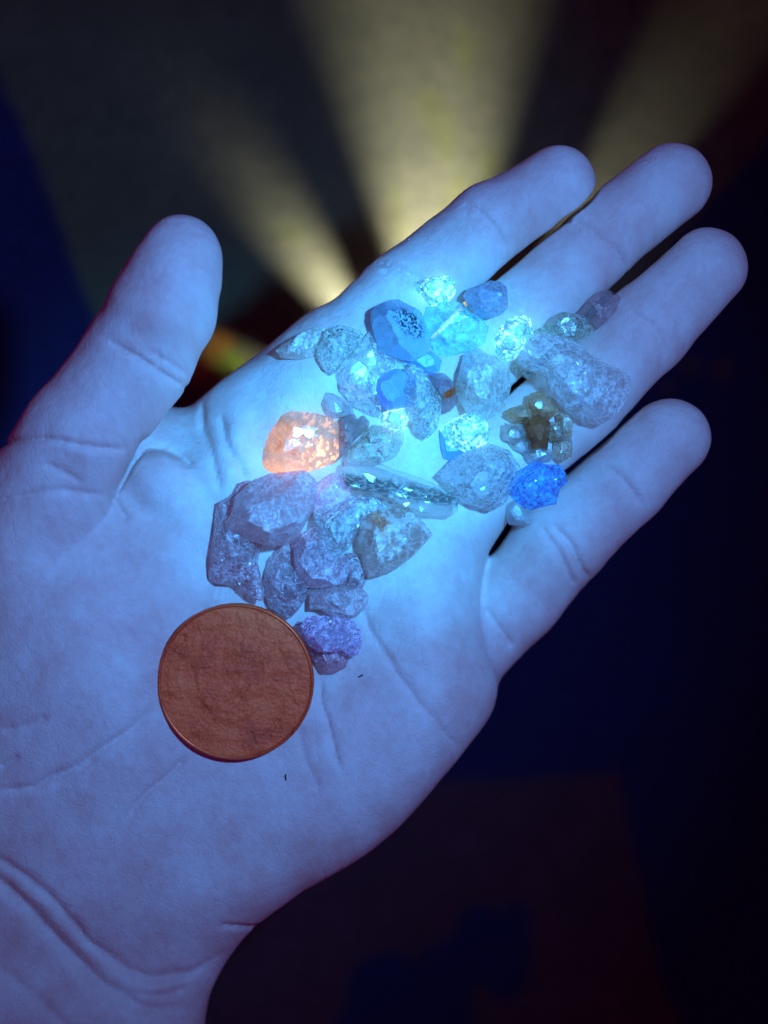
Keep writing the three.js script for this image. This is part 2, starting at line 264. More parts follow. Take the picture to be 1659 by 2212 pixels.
// ---------------------------------------------------------------- the coin
const COIN = (() => {
  const R = 12.95, T = 1.7, root = new THREE.Group(); root.name = 'coin'; scene.add(root);
  const [x, z] = lift(toMM([512, 1468]), 1.5);
  let y = 0, c = 0; const hs = []; for (let a = 0; a < 24; a++) for (const r of [.95, .6]) hs.push(skinTop(x + Math.cos(a * .2618) * R * r, z + Math.sin(a * .2618) * R * r));
  hs.sort((a, b) => b - a); y = hs[6];
  root.position.set(x * MM, (y - .2) * MM, z * MM); root.rotation.set(0.02, 0, -0.035);
  const prof = [[0, 0], [R - .35, 0], [R, .3], [R, T - .3], [R - .2, T], [R - .4, T], [R - .65, T - .2]].map(([a, b]) => new THREE.Vector2(a * MM, b * MM));
  const rim = new THREE.LatheGeometry(prof, 160);
  const copper = texture(1024, 1024, (u, v) => {
    const a = fbm2(u, v, 6, 5, 71), b = fbm2(u, v, 90, 3, 72), dirt = step(.50, .70, fbm2(u, v, 9, 5, 73)), k = .74 + .6 * (a - .5) + .55 * (b - .5);
    return [mix(1.4 * k, .6, dirt * .4), mix(.2 * k, .09, dirt * .4), mix(.065 * k, .045, dirt * .6)];
  }, true);
  const relief = texture(1024, 1024, (u, v) => {   // worn, almost flat relief: long strokes and scuffs
    const x = u * 2 - 1, y = v * 2 - 1, seg = (ax, ay, bx, by, w) => { const ex = bx - ax, ey = by - ay, t = clamp(((x - ax) * ex + (y - ay) * ey) / (ex * ex + ey * ey)); return Math.exp(-((Math.hypot(x - ax - ex * t, y - ay - ey * t) / w) ** 2)); };
    let q = .45 + .10 * (fbm2(u, v, 70, 4, 81) - .5) + .35 * (fbm2(u * .5 + v * .2, v * 1.6, 10, 4, 82) - .5);
    const rad = Math.hypot(x, y), ang = Math.atan2(y, x) / 6.28318 + .5, legend = step(.66, .72, rad) * step(.9, .84, rad) * step(.45, .6, fbm2(ang, .3 + rad * .1, 48, 2, 83));
    const head = step(.62, .52, Math.hypot((x + .04) * 1.25, (y - .02)) + .16 * (fbm2(u, v, 5, 3, 84) - .5) * 2);        // a worn bust, rubbed nearly flat
    q += .10 * legend + .16 * head + .12 * head * (fbm2(u * 1.4 + v * .6, v - u * .5, 14, 4, 85) - .5) * 2;
    q -= .20 * seg(.33, -.18, .05, .22, .04) + .14 * seg(.05, .22, -.05, .34, .06) + .12 * seg(0, -.06, -.1, .06, .05) + .12 * seg(.42, .7, .6, .42, .03);
    return [q, q, q];
  });
  const m = (o) => new THREE.MeshPhysicalMaterial({ map: copper, metalness: .12, roughness: .55, specularIntensity: .35, ...o });
  const uvXZ = (g) => { const p = g.attributes.position, u = g.attributes.uv; for (let i = 0; i < p.count; i++) u.setXY(i, p.getX(i) / (2 * R * MM) + .5, p.getZ(i) / (2 * R * MM) + .5 + (p.getY(i) / (R * MM)) * .1); return g; };
  mesh('rim', uvXZ(rim), m({ roughness: .32, metalness: .5 }), root);
  const face = new THREE.CircleGeometry((R - .62) * MM, 96); face.rotateX(-Math.PI / 2); face.translate(0, (T - .19) * MM, 0);
  mesh('face', uvXZ(face), m({ bumpMap: relief, bumpScale: .0012 }), root);
  tag(root, 'worn copper coin lying flat in the palm', 'coin');
  return root;
})();

// ---------------------------------------------------------------- the stones
const STONES = [
  { pts: [[-17.95,-27.24],[-16.36,-28.52],[-14.66,-29.37],[-11.68,-31.03],[-10.08,-30.75],[-9.98,-29.16],[-10.83,-27.88],[-11.25,-26.18],[-14.23,-25.65],[-17.1,-25.97]], h: 3.4, lift: 0, mat: 'smoky', label: 'tan smoky shard at the outer edge of the index finger base' },
  { pts: [[-9.87,-30.33],[-8.07,-31.18],[-6.79,-31.18],[-4.03,-30.22],[-3.6,-29.37],[-4.24,-27.46],[-5.94,-26.61],[-7.43,-23.84],[-8.92,-23.2],[-10.19,-24.27],[-11.04,-26.18],[-11.04,-27.67],[-10.08,-29.16]], h: 5.2, lift: 0.6, mat: 'sparkle', label: 'sparkling pale blue pebble beside the tan shard' },
  { pts: [[-2.43,-29.9],[-1.47,-29.16],[-0.41,-27.46],[1.93,-25.75],[3.84,-24.9],[3.42,-23.84],[1.5,-23.2],[-0.2,-21.5],[-0.84,-19.59],[-0.41,-17.46],[-0.41,-16.19],[-2.54,-16.83],[-5.09,-18.1],[-7.0,-20.23],[-7.85,-22.78],[-7.21,-24.9],[-4.45,-27.24],[-2.96,-29.37]], h: 5.0, lift: 0, mat: 'clear', label: 'large grey pointed crystal under the royal blue pebble' },
  { pts: [[-1.26,-34.26],[0.86,-35.32],[2.35,-35.47],[5.97,-33.62],[7.03,-31.07],[7.67,-28.52],[6.82,-26.61],[4.69,-25.54],[3.2,-25.75],[-0.2,-27.03],[-1.26,-29.16],[-1.9,-31.71],[-1.9,-33.62]], h: 7, lift: 1.5, mat: 'bluedark', label: 'blue crystal with a black speckled inclusion on top' },
  { pts: [[5.12,-38.4],[7.46,-39.26],[10.64,-39.62],[11.81,-38.4],[11.92,-36.81],[10.86,-35.53],[9.58,-34.68],[8.09,-34.58],[5.97,-36.6]], h: 4.2, lift: 0.6, mat: 'glow', label: 'small brightly glowing cyan chip on the index finger' },
  { pts: [[7.3,-34.17],[9.12,-34.62],[11.4,-35.19],[13.22,-34.85],[14.14,-33.48],[16.19,-32.57],[17.32,-30.98],[16.64,-28.47],[14.82,-27.33],[12.77,-26.77],[10.26,-26.24],[8.44,-27.11],[7.64,-29.16],[6.62,-31.89]], h: 7, lift: 0.6, mat: 'cyan', label: 'large cyan fluorescing crystal with crossing cracks' },
  { pts: [[13.45,-36.22],[14.36,-37.47],[16.19,-37.93],[17.78,-38.72],[19.37,-38.5],[20.51,-37.59],[20.63,-34.62],[19.72,-33.37],[17.55,-32.57],[16.19,-32.92],[14.14,-34.85]], h: 6, lift: 1.2, mat: 'bluefrost', label: 'frosted blue pebble at the gap between index and middle fingers' },
  { pts: [[4.05,-25.54],[4.9,-25.12],[7.67,-27.03],[9.58,-25.54],[9.16,-23.63],[7.46,-23.42],[5.12,-24.27],[3.84,-24.9]], h: 3.2, lift: 0.2, mat: 'blue', label: 'small plain blue chip tucked under the speckled blue crystal' },
  { pts: [[7.46,-23.2],[10.01,-23.2],[11.49,-21.93],[12.13,-20.23],[12.34,-18.53],[11.07,-17.04],[9.58,-16.61],[9.37,-19.59],[7.88,-21.72]], h: 4.5, lift: 0.4, mat: 'redsmoky', label: 'dark smoky crystal with a rust orange streak', streak: true },
  { pts: [[3.63,-23.63],[4.48,-24.69],[6.39,-23.84],[8.09,-21.08],[9.58,-19.16],[9.37,-16.83],[8.73,-14.06],[7.24,-12.68],[5.75,-13.42],[4.27,-15.98],[3.42,-18.74],[3.63,-21.08]], h: 7, lift: 1.2, mat: 'tealsparkle', label: 'long striated teal grey crystal leaning on the rust streaked one' },
  { pts: [[0.65,-23.42],[1.93,-23.95],[3.84,-23.2],[3.63,-21.5],[3.2,-20.44],[3.63,-17.89],[0.86,-17.04],[-0.41,-18.1],[-1.58,-20.65],[-1.47,-21.93]], h: 5.5, lift: 2.6, mat: 'blue2', label: 'rounded royal blue pebble lying on the grey pointed crystal' },
  { pts: [[-0.2,-16.61],[0.86,-17.04],[3.63,-17.46],[4.27,-16.61],[3.63,-14.06],[2.57,-13.64],[0.86,-14.06],[-0.62,-15.12]], h: 4, lift: 0.8, mat: 'glowwhite', label: 'small white glowing pebble, brightest of all the stones' },
  { pts: [[-10.4,-18.1],[-9.77,-19.91],[-8.49,-19.8],[-6.79,-18.95],[-5.3,-17.46],[-5.19,-16.51],[-6.79,-15.98],[-8.92,-15.87],[-9.77,-16.61]], h: 2.6, lift: 0.2, mat: 'bluesmoke', label: 'small blue grey flake with brown edges beside the dark jagged chip' },
  { pts: [[-7.0,-15.98],[-5.09,-16.4],[-4.45,-15.55],[-3.49,-16.19],[-2.54,-14.91],[-2.96,-13.85],[-4.88,-12.15],[-6.79,-9.6],[-8.28,-8.32],[-8.49,-11.09],[-7.85,-14.27]], h: 3.8, lift: 0.4, mat: 'brown', label: 'dark brown jagged chip wedged beside the orange crystal' },
  { pts: [[-17.05,-15.94],[-15.68,-16.62],[-11.58,-16.28],[-9.08,-15.59],[-7.94,-14.57],[-7.94,-9.22],[-8.62,-8.42],[-10.44,-7.73],[-13.18,-6.82],[-16.82,-6.25],[-19.33,-7.17],[-20.13,-8.08],[-20.01,-10.13],[-19.1,-12.86]], h: 8.5, lift: 0.8, mat: 'orange', label: 'glowing orange crystal with golden veils inside' },
  { pts: [[-1.9,-14.49],[0.23,-14.38],[2.99,-13.21],[3.1,-11.72],[1.93,-9.38],[-1.05,-8.11],[-5.94,-8.11],[-6.36,-8.96],[-5.51,-10.66],[-3.39,-12.79]], h: 5, lift: 0.2, mat: 'clearpale', label: 'clear colourless crystal next to the white glowing pebble' },
  { pts: [[-27.98,-1.02],[-25.48,-2.38],[-24.57,-4.2],[-22.52,-4.89],[-21.38,-1.02],[-20.7,5.59],[-21.38,8.1],[-20.24,13.56],[-20.7,14.7],[-22.97,13.56],[-24.8,11.97],[-28.21,11.74],[-29.24,10.83],[-28.78,6.96]], h: 6, lift: 0, mat: 'smokyviolet', label: 'violet grey rod shaped crystal standing between the big frosted crystal and the coin' },
  { pts: [[-19.56,8.32],[-17.73,5.82],[-15.0,5.59],[-14.55,10.37],[-12.27,12.65],[-14.55,16.3],[-15.91,17.66],[-19.1,15.84],[-20.24,12.65]], h: 5, lift: 0, mat: 'smokydark', label: 'dark smoky lump touching the rim of the coin' },
  { pts: [[-6.34,6.96],[-3.61,7.18],[-2.7,10.6],[-3.61,12.65],[-6.34,12.65]], h: 3.5, lift: 0, mat: 'smokyviolet', label: 'little violet chip half hidden under the fractured wedge' },
  { pts: [[-15.0,4.68],[-11.13,2.4],[-9.08,6.27],[-5.66,7.87],[-5.66,9.69],[-6.8,11.97],[-9.08,12.65],[-13.18,12.42],[-14.77,10.15]], h: 6, lift: 1.0, mat: 'violetglass', label: 'translucent lilac lump with a clear window' },
  { pts: [[-12.27,13.34],[-8.62,12.42],[-4.29,12.42],[-2.7,14.25],[-3.16,15.84],[-4.75,17.44],[-7.71,18.12],[-10.67,16.3],[-12.27,16.3]], h: 4, lift: 0.2, mat: 'frostgrey', label: 'flat grey frosted lump next to the purple crystal' },
  { pts: [[-11.13,-4.66],[-8.62,-6.48],[-6.57,-5.8],[-5.78,-3.29],[-5.89,-1.02],[-8.85,0.35],[-11.58,0.35],[-11.81,-1.93]], h: 4.5, lift: 0.4, mat: 'violet', label: 'lilac translucent crystal under the end of the long prism' },
  { pts: [[-11.58,0.12],[-7.71,-1.47],[-3.61,-2.84],[-1.33,-2.84],[0.26,-0.56],[-2.93,0.58],[-3.61,1.26],[-5.89,6.05],[-7.94,7.87],[-9.53,7.41],[-10.67,4.91],[-11.36,2.17]], h: 6.5, lift: 1.6, mat: 'sparkleblue', label: 'sparkling blue wedge crystal pointing at the lilac lump' },
  { pts: [[-6.12,-8.09],[-4.08,-8.86],[-0.89,-8.09],[3.15,-6.61],[7.35,-5.13],[10.61,-3.58],[11.86,-2.1],[11.94,-0.23],[10.61,0.62],[7.81,0.31],[4.78,-0.47],[0.27,-2.18],[-5.64,-3.97],[-6.57,-6.07]], h: 5.5, lift: 2.0, mat: 'prism', label: 'long grey prism with a dark band along its side' },
  { pts: [[-3.84,2.4],[-2.7,0.35],[-0.42,-0.33],[2.31,-0.79],[4.36,-0.1],[6.41,1.95],[7.89,3.77],[7.32,4.45],[4.82,7.18],[1.86,9.46],[-0.88,10.37],[-2.47,10.6],[-3.38,8.1],[-3.84,5.36]], h: 7, lift: 1.2, mat: 'facet', label: 'fractured grey wedge with a peach coloured scar' },
  { pts: [[-24.8,-2.38],[-21.83,-5.12],[-19.1,-6.14],[-13.63,-6.71],[-12.27,-5.57],[-11.47,-4.66],[-12.04,-0.79],[-14.55,3.77],[-15.68,4.91],[-18.87,5.48],[-22.75,4.45],[-25.48,2.86],[-26.28,1.95],[-25.02,-0.33]], h: 8.5, lift: 3.4, mat: 'frostbig', label: 'big frosted mauve crystal with a flat face, touching the orange one' },
  { pts: [[-13.11,21.18],[-9.7,21.18],[-6.96,22.55],[-6.05,24.37],[-6.51,25.97],[-8.56,27.11],[-10.61,27.11],[-11.97,24.37]], h: 4, lift: 0, mat: 'pink', label: 'dull pink pebble under the purple crystal, against the coin' },
  { pts: [[-13.8,19.13],[-12.66,17.77],[-9.92,17.54],[-5.6,18.22],[-4.23,19.82],[-3.89,21.87],[-4.46,23.69],[-5.6,24.37],[-6.96,23.01],[-7.87,23.46],[-10.83,23.46],[-12.43,22.32]], h: 5, lift: 2.6, mat: 'purple', label: 'bright purple blue sparkling crystal beside the coin' },
  { pts: [[21.65,-25.51],[23.25,-25.97],[25.52,-24.15],[25.52,-22.55],[24.16,-22.32],[21.42,-23.69]], h: 3, lift: 0, mat: 'clearpale', label: 'tiny clear chip under the corner of the largest crystal' },
  { pts: [[18.69,-28.47],[19.15,-30.52],[20.97,-32.35],[23.25,-32.92],[24.39,-32.35],[24.95,-29.84],[23.93,-28.7],[23.25,-27.33],[21.88,-25.74],[20.29,-25.4],[18.92,-26.65]], h: 6, lift: 0.8, mat: 'glow', label: 'oval glowing cyan pebble beside the largest crystal' },
  { pts: [[13.57,-26.2],[15.73,-27.33],[17.55,-26.2],[19.37,-25.97],[20.74,-24.15],[21.2,-21.41],[20.29,-17.77],[17.55,-15.72],[16.41,-15.72],[13.91,-17.08],[12.31,-20.05],[12.54,-22.32]], h: 7, lift: 0.4, mat: 'frosttan', label: 'smooth milky tan oval crystal between the glowing pebbles' },
  { pts: [[25.07,-29.61],[25.52,-30.52],[27.12,-31.21],[27.8,-32.46],[30.08,-33.48],[33.27,-32.92],[35.21,-31.43],[34.41,-29.84],[31.9,-28.47],[29.4,-28.47],[26.66,-28.7]], h: 4.5, lift: 0.2, mat: 'aqua', label: 'pale aqua shard lying on the ring and middle fingers' },
  { pts: [[32.81,-33.48],[34.64,-35.76],[36.23,-37.02],[38.05,-37.02],[39.65,-35.99],[38.96,-33.94],[37.37,-32.12],[35.77,-30.75],[34.86,-31.89]], h: 4.2, lift: 0.4, mat: 'darkviolet', label: 'dark violet pebble over the gap of middle and ring fingers' },
  { pts: [[23.25,-28.93],[26.89,-29.73],[29.85,-29.16],[32.81,-28.25],[34.18,-26.42],[36.46,-25.06],[39.65,-23.69],[41.01,-22.55],[40.56,-19.59],[38.74,-16.63],[36.23,-15.03],[33.5,-15.49],[30.54,-17.31],[27.8,-20.73],[27.12,-22.55],[23.02,-24.6],[22.9,-26.88]], h: 8, lift: 1.0, mat: 'clearbig', label: 'largest crystal, pale grey and cracked, across the ring finger' },
  { pts: [[9.36,-13.6],[9.99,-12.98],[11.03,-11.31],[13.53,-10.16],[11.24,-8.38],[9.99,-9.22],[9.57,-11.1]], h: 3.4, lift: 0, mat: 'blue', label: 'dark blue chip under the round glowing pebble' },
  { pts: [[9.67,-13.81],[11.45,-15.48],[14.58,-16.74],[16.67,-16.0],[17.71,-13.81],[17.08,-11.52],[13.95,-10.05],[11.03,-11.31]], h: 6, lift: 2.4, mat: 'glow', label: 'round glowing cyan pebble with blue speckles beside the frosted oval' },
  { pts: [[9.15,-6.09],[12.07,-9.01],[14.58,-10.05],[17.5,-11.31],[20.84,-10.05],[22.72,-7.34],[22.51,-5.25],[21.05,-3.37],[20.01,-1.49],[17.71,-0.45],[14.16,-1.49],[11.66,-2.54],[10.82,-4.42]], h: 7.5, lift: 0.4, mat: 'frostblue', label: 'large frosted blue grey oval crystal' },
  { pts: [[20.43,-1.49],[21.68,-2.95],[23.77,-1.91],[24.18,-0.03],[24.71,1.85],[23.56,2.27],[21.05,2.06],[20.43,0.18]], h: 3.5, lift: 0, mat: 'bluegrey', label: 'blue grey chip at the base crease of the little finger' },
  { pts: [[21.26,-4.83],[22.93,-6.92],[25.44,-8.38],[27.32,-7.76],[29.4,-7.76],[30.45,-6.09],[30.55,-4.83],[29.4,-4.0],[28.78,-1.49],[26.69,-1.08],[24.6,-0.45],[22.51,-1.7],[21.05,-3.16]], h: 7, lift: 1.6, mat: 'brightblue', label: 'vivid electric blue lump over the gap of ring and little fingers' },
];
const CLUSTER = [
  { pts: [[23.7,-15.72],[27.35,-16.63],[27.8,-14.58],[27.35,-10.48],[24.61,-10.02],[23.25,-13.21]], h: 4.0, lift: 0.3, mat: 'rust' },
  { pts: [[24.16,-18.45],[24.61,-19.82],[26.21,-20.16],[28.49,-18.91],[29.4,-17.08],[27.35,-15.26],[25.07,-16.4]], h: 4.6, lift: 0.4, mat: 'honey' },
  { pts: [[20.51,-16.17],[20.97,-17.31],[23.7,-18.11],[25.3,-16.63],[24.61,-15.03],[22.11,-14.92]], h: 4.4, lift: 0.3, mat: 'honey' },
  { pts: [[28.94,-16.17],[30.31,-17.08],[31.79,-15.72],[31.45,-12.53],[30.08,-12.76]], h: 4.2, lift: 0.3, mat: 'honeyclear' },
  { pts: [[26.66,-14.12],[27.8,-15.03],[29.17,-15.03],[31.22,-13.67],[30.99,-12.07],[27.8,-12.07]], h: 5.4, lift: 0.6, mat: 'honeyclear' },
  { pts: [[28.37,-11.85],[31.45,-12.3],[31.45,-9.34],[29.85,-8.43],[28.49,-9.11]], h: 4.2, lift: 0.2, mat: 'honeyclear' },
  { pts: [[23.25,-10.02],[25.98,-11.39],[28.49,-10.02],[28.37,-8.77],[24.61,-8.2]], h: 3.8, lift: 0.2, mat: 'smokyblue' },
  { pts: [[20.29,-14.81],[23.7,-14.58],[24.16,-12.53],[22.11,-11.39],[20.17,-12.3]], h: 4.2, lift: 0.2, mat: 'smokyblue' },
  { pts: [[20.74,-12.07],[24.16,-12.76],[24.84,-10.48],[23.7,-9.57],[21.88,-10.71]], h: 3.6, lift: 0.1, mat: 'smokyblue' },
];


const T = (() => {
  const micro = (n, seed) => texture(512, 512, (u, v) => {
    const x = u * n, y = v * n, xi = Math.floor(x), yi = Math.floor(y), m = (q) => ((q % n) + n) % n; let a = 9, h = 0;
    for (let j = -1; j <= 1; j++) for (let i = -1; i <= 1; i++) { const cx = m(xi + i), cy = m(yi + j), dx = x - xi - i - hash(cx, cy, seed), dy = y - yi - j - hash(cx, cy, seed + 7), d = Math.hypot(dx, dy); if (d < a) { a = d; h = .5 + .45 * (dx * (hash(cx, cy, seed + 1) - .5) + dy * (hash(cx, cy, seed + 2) - .5)) * 1.4; } }
    return [h, h, h];
  });
  const facets = micro(9, 301), glitter = micro(22, 311);
  const rough = texture(512, 512, (u, v) => { const [a, b] = worley(u, v, 14, 91), [c, d] = worley(u, v, 34, 92), q = .45 * fbm2(u, v, 10, 5, 93) + .35 * clamp(a) + .2 * clamp(d - c); return [q, q, q]; });
  const pits = texture(512, 512, (u, v) => { const [a, b, id] = worley(u, v, 20, 94), q = .5 * id * step(.05, .3, b - a) + .5 * fbm2(u, v, 24, 4, 95); return [q, q, q]; });
  const cloud = texture(512, 512, (u, v) => { const q = .90 + .16 * (fbm2(u, v, 6, 5, 96) - .5) + .14 * (fbm2(u, v, 40, 3, 97) - .5), crack = worley(u + .05 * fbm2(u, v, 9, 3, 1), v, 7, 98), k = 1 - .2 * step(.06, .0, crack[1] - crack[0]); return [q * 1.07 * k, q * 1.06 * k, q * 1.06 * k]; });
  const glow = texture(512, 512, (u, v) => { const n = step(.46, .64, .6 * fbm2(u, v, 8, 4, 61) + .4 * fbm2(u, v, 24, 2, 62)), w = step(.45, .7, fbm2(u, v, 10, 4, 63)); const k = mix(.16, 1, n); return [mix(.10, .95, n * (.35 + .65 * w)) * k, mix(.45, 1, n) * k, k]; });
  const fleck = texture(512, 512, (u, v) => { const a = fbm2(u, v, 18, 3, 64), q = .22 + .9 * step(.48, .72, a) * (.35 + .9 * step(.4, .65, fbm2(u, v, 6, 4, 65))); return [q * .7, q * .9, q]; });
  const vein = texture(512, 512, (u, v) => {       // where a stone is clear (white) and where veils, cracks and specks cloud it (dark)
    const wu = u + .10 * (fbm2(u, v, 6, 3, 201) - .5), wv = v + .10 * (fbm2(u, v, 6, 3, 202) - .5), c = worley(wu, wv, 6, 203), crack = step(.07, .0, c[1] - c[0]), f = fbm2(wu, wv, 7, 4, 204), wisp = step(.045, .01, Math.abs(f - .5)), gate = step(.42, .62, fbm2(u, v, 4, 3, 207)), speck = gate * step(.56, .62, fbm2(u, v, 22, 2, 205)), cloud = step(.54, .68, fbm2(u, v, 7, 5, 206));
    const q = 1 - clamp(.85 * crack * step(.3, .8, hash(c[2] * 99 | 0, 1, 1)) + .45 * wisp + .5 * speck + .6 * cloud) * .75; return [q, q, q]; });
  const fit = (fn) => texture(512, 512, fn, true, false);
  const speck = fit((u, v) => { const x = (u - .62) / .33, y = (v - .42) / .33, a = .6, px = x * Math.cos(a) + y * Math.sin(a), py = (-x * Math.sin(a) + y * Math.cos(a)) * 1.7, m = step(1.15, .55, Math.hypot(px, py) + .5 * (fbm2(u, v, 9, 3, 66) - .5)), s = step(.44, .54, fbm2(u, v, 46, 2, 67)), k = mix(1, .06, m * s); return [.50 * k, .72 * k, .85 * k]; });
  const band = fit((u, v) => { const c = .44 + .34 * (u - .5) + .1, m = step(.2, .05, Math.abs(v - c) + .1 * (fbm2(u, v, 8, 4, 68) - .5)), s = step(.36, .56, fbm2(u, v, 40, 3, 69)), k = mix(1, .45, m * (.25 + .75 * s)); return [.97 * k, .95 * k, .92 * k]; });
  const veil = fit((u, v) => { const a = fbm2(u, v, 6, 5, 75), left = step(.36, .14, Math.abs(u - .28) + .35 * (a - .5)) * step(.1, .3, v), hot = step(.34, .06, Math.hypot(u - .75, v - .62)), lines = step(.53, .66, fbm2(u * 1.2 + v * .5, v * .7 - u * .2, 22, 4, 76)), base = step(.72, .92, v); const k = .06 + .5 * left * fbm2(u, v, 40, 3, 77) + hot * (.22 + 1.3 * lines) + .25 * base + .5 * lines * step(.2, .7, u); return [k, k * .54, k * .26]; });
  const scar = fit((u, v) => { const x = u - .3, y = v - .24, m = step(.14, .04, Math.abs(x * .8 - y * .45) + .3 * (fbm2(u, v, 10, 4, 78) - .5) + .35 * Math.abs(y)); return [mix(.95, .98, m), mix(.84, .5, m), mix(.76, .3, m)]; });
  const streak = fit((u, v) => { const d = Math.abs((u - .5) * .5 + (v - .62)) + .08 * (fbm2(u, v, 10, 3, 79) - .5), m = step(.12, .05, d) * step(.45, .6, u); return [mix(.72, .95, m), mix(.55, .26, m), mix(.6, .06, m)]; });
  return { facets, glitter, vein, streak, rough, pits, cloud, glow, fleck, speck, band, veil, scar };
})();
const V = (r, g, b) => COL(r, g, b);
// colour, how clear, how rough, glow (fluorescence), maps
const KIND = {
  smoky:       { c: [1, .86, .74], t: .78, r: .3, b: 'rough', bs: .6, v: 1 },
  sparkle:     { c: [.97, .98, .94], t: .85, r: .16, v: 1, e: [.08, .46, .66], em: 'fleck', b: 'pits', bs: 1.4, n: .8 },
  clear:       { c: [1, .95, .90], t: .85, r: .2, v: 1, bs: .7 },
  clearpale:   { c: [.97, .93, .80], t: .93, r: .12, v: 1, bs: .8 },
  bluedark:    { map: 'speck', c: [1, 1, 1], t: .45, r: .22, fit: 1, bs: .35, n: .25 },
  glow:        { c: [.7, .9, .95], t: .2, r: .25, e: [.70, 1.0, 1.0], em: 'glow', b: 'pits', lamp: 1 },
  glowwhite:   { c: [.9, .95, .95], t: .2, r: .3, e: [1.3, 1.4, 1.3], em: 'glow', b: 'pits', lamp: .8 },
  cyan:        { c: [.6, .85, .95], t: .6, r: .16, e: [.05, .50, .80], em: 'glow', lamp: .5 },
  bluefrost:   { c: [.45, .50, .62], t: .3, r: .35, e: [.05, .18, .50], em: 'fleck', b: 'pits', bs: .9 },
  blue:        { c: [.35, .55, .95], t: .45, r: .4, e: [.005, .14, .46], bs: .3 },
  blue2:       { c: [.35, .45, .9], t: .3, r: .45, e: [.008, .12, .58], bs: .3 },
  brightblue:  { c: [.3, .5, .95], t: .55, r: .14, e: [.0, .28, 1.0], em: 'glow', b: 'pits', bs: 1.8, n: .9, lamp: .3, lc: [.05, .35, 1] },
  redsmoky:    { map: 'streak', c: [1, .9, .9], t: .8, r: .12, n: .15, bs: .5, fit: 1 },
  tealsparkle: { c: [.94, .97, .94], t: .8, r: .16, v: 1, e: [.06, .28, .34], em: 'fleck', b: 'pits', bs: 1.5, n: .8 },
  bluesmoke:   { c: [.88, .78, .74], t: .8, r: .25 },
  brown:       { c: [.66, .42, .38], t: .75, r: .16, bs: 1.4, n: .9 },
  orange:      { c: [1, .62, .42], t: .6, r: .12, e: [2.1, 1.75, 1.2], emFit: 'veil', fit: 1, bs: .5, n: .3, lamp: .02, lc: [1, .42, .16] },
  smokyviolet: { c: [1, .57, .61], t: .8, r: .2, b: 'pits', bs: .9, n: .7, v: 1 },
  smokydark:   { c: [.9, .48, .54], t: .8, r: .24, b: 'rough', n: .6, v: 1 },
  violetglass: { c: [1, .60, .68], t: .8, r: .25, bs: .5, v: 1 },
  frostgrey:   { c: [1, .56, .58], t: .74, r: .35, b: 'rough', n: .7, bs: .7, v: 1 },
  violet:      { c: [.92, .74, .86], t: .75, r: .3, e: [.09, .07, .24], bs: .5, v: 1 },
  sparkleblue: { c: [.94, .90, .92], t: .8, r: .14, v: 1, e: [.07, .2, .38], em: 'fleck', b: 'pits', bs: 1.6, n: .8 },
  prism:       { map: 'band', c: [.99, .95, .90], t: .82, r: .16, fit: 1, n: .2, bs: .4 },
  facet:       { map: 'scar', c: [1, .9, .92], t: .8, r: .22, fit: 1, bs: .5, n: .3, v: 1 },
  frostbig:    { c: [1, .56, .58], t: .72, r: .35, b: 'rough', bs: .6, n: .25, v: 1 },
  pink:        { c: [1, .44, .52], t: .76, r: .3, b: 'rough', bs: .6, v: 1 },
  purple:      { c: [.85, .72, .98], t: .7, r: .2, e: [.13, .11, .50], em: 'fleck', b: 'pits', bs: 1.6, n: .7, v: 1 },
  frosttan:    { c: [1, .88, .76], t: .78, r: .34, b: 'rough', bs: .6, n: .2, v: 1 },
  aqua:        { c: [.82, .88, .70], t: .85, r: .18, v: 1 },
  darkviolet:  { c: [.90, .66, .68], t: .82, r: .1, bs: 1.3 },
  clearbig:    { c: [1, .94, .90], t: .82, r: .2, v: 1, bs: .8, n: .6 },
  frostblue:   { c: [.97, .94, .92], t: .75, r: .22, b: 'pits', bs: .9 },
  bluegrey:    { c: [.80, .78, .78], t: .75, r: .35 },
  rust:        { c: [.32, .075, .02], t: 0, r: .7 },
  honey:       { c: [1, .54, .26], t: .72, r: .25, bs: .8 },
  honeyclear:  { c: [1, .74, .48], t: .8, r: .16, v: 1, bs: .8 },
  smokyblue:   { c: [.96, .82, .76], t: .8, r: .2, bs: .8 },
};
const FLAKE = new THREE.MeshPhysicalMaterial({ color: V(.92, .9, .88), roughness: .22, transmission: .35, thickness: 0 });
const made = {};
function stoneMaterial(kind) {
  if (made[kind]) return made[kind];
  const k = KIND[kind], m = new THREE.MeshPhysicalMaterial({ color: V(...(k.t >= .7 ? k.c.map((v) => Math.pow(v, .55)) : k.c)),   // light crosses a clear stone's skin four times
     transmission: k.t, thickness: 0, ior: 1.5, roughness: k.r, bumpMap: T[k.b === 'pits' ? 'glitter' : k.b || 'facets'], bumpScale: (k.b === 'pits' ? .0011 : k.b === 'rough' ? .0007 : .0012) * (k.bs ?? 1) });
  m.map = k.map ? T[k.map] : T.cloud; if (k.v) m.transmissionMap = T.vein;
  if (k.e) { m.emissive = V(...k.e); const t = k.em || k.emFit; if (t) m.emissiveMap = T[t]; else m.emissiveMap = T.cloud; }
  return made[kind] = m;
}
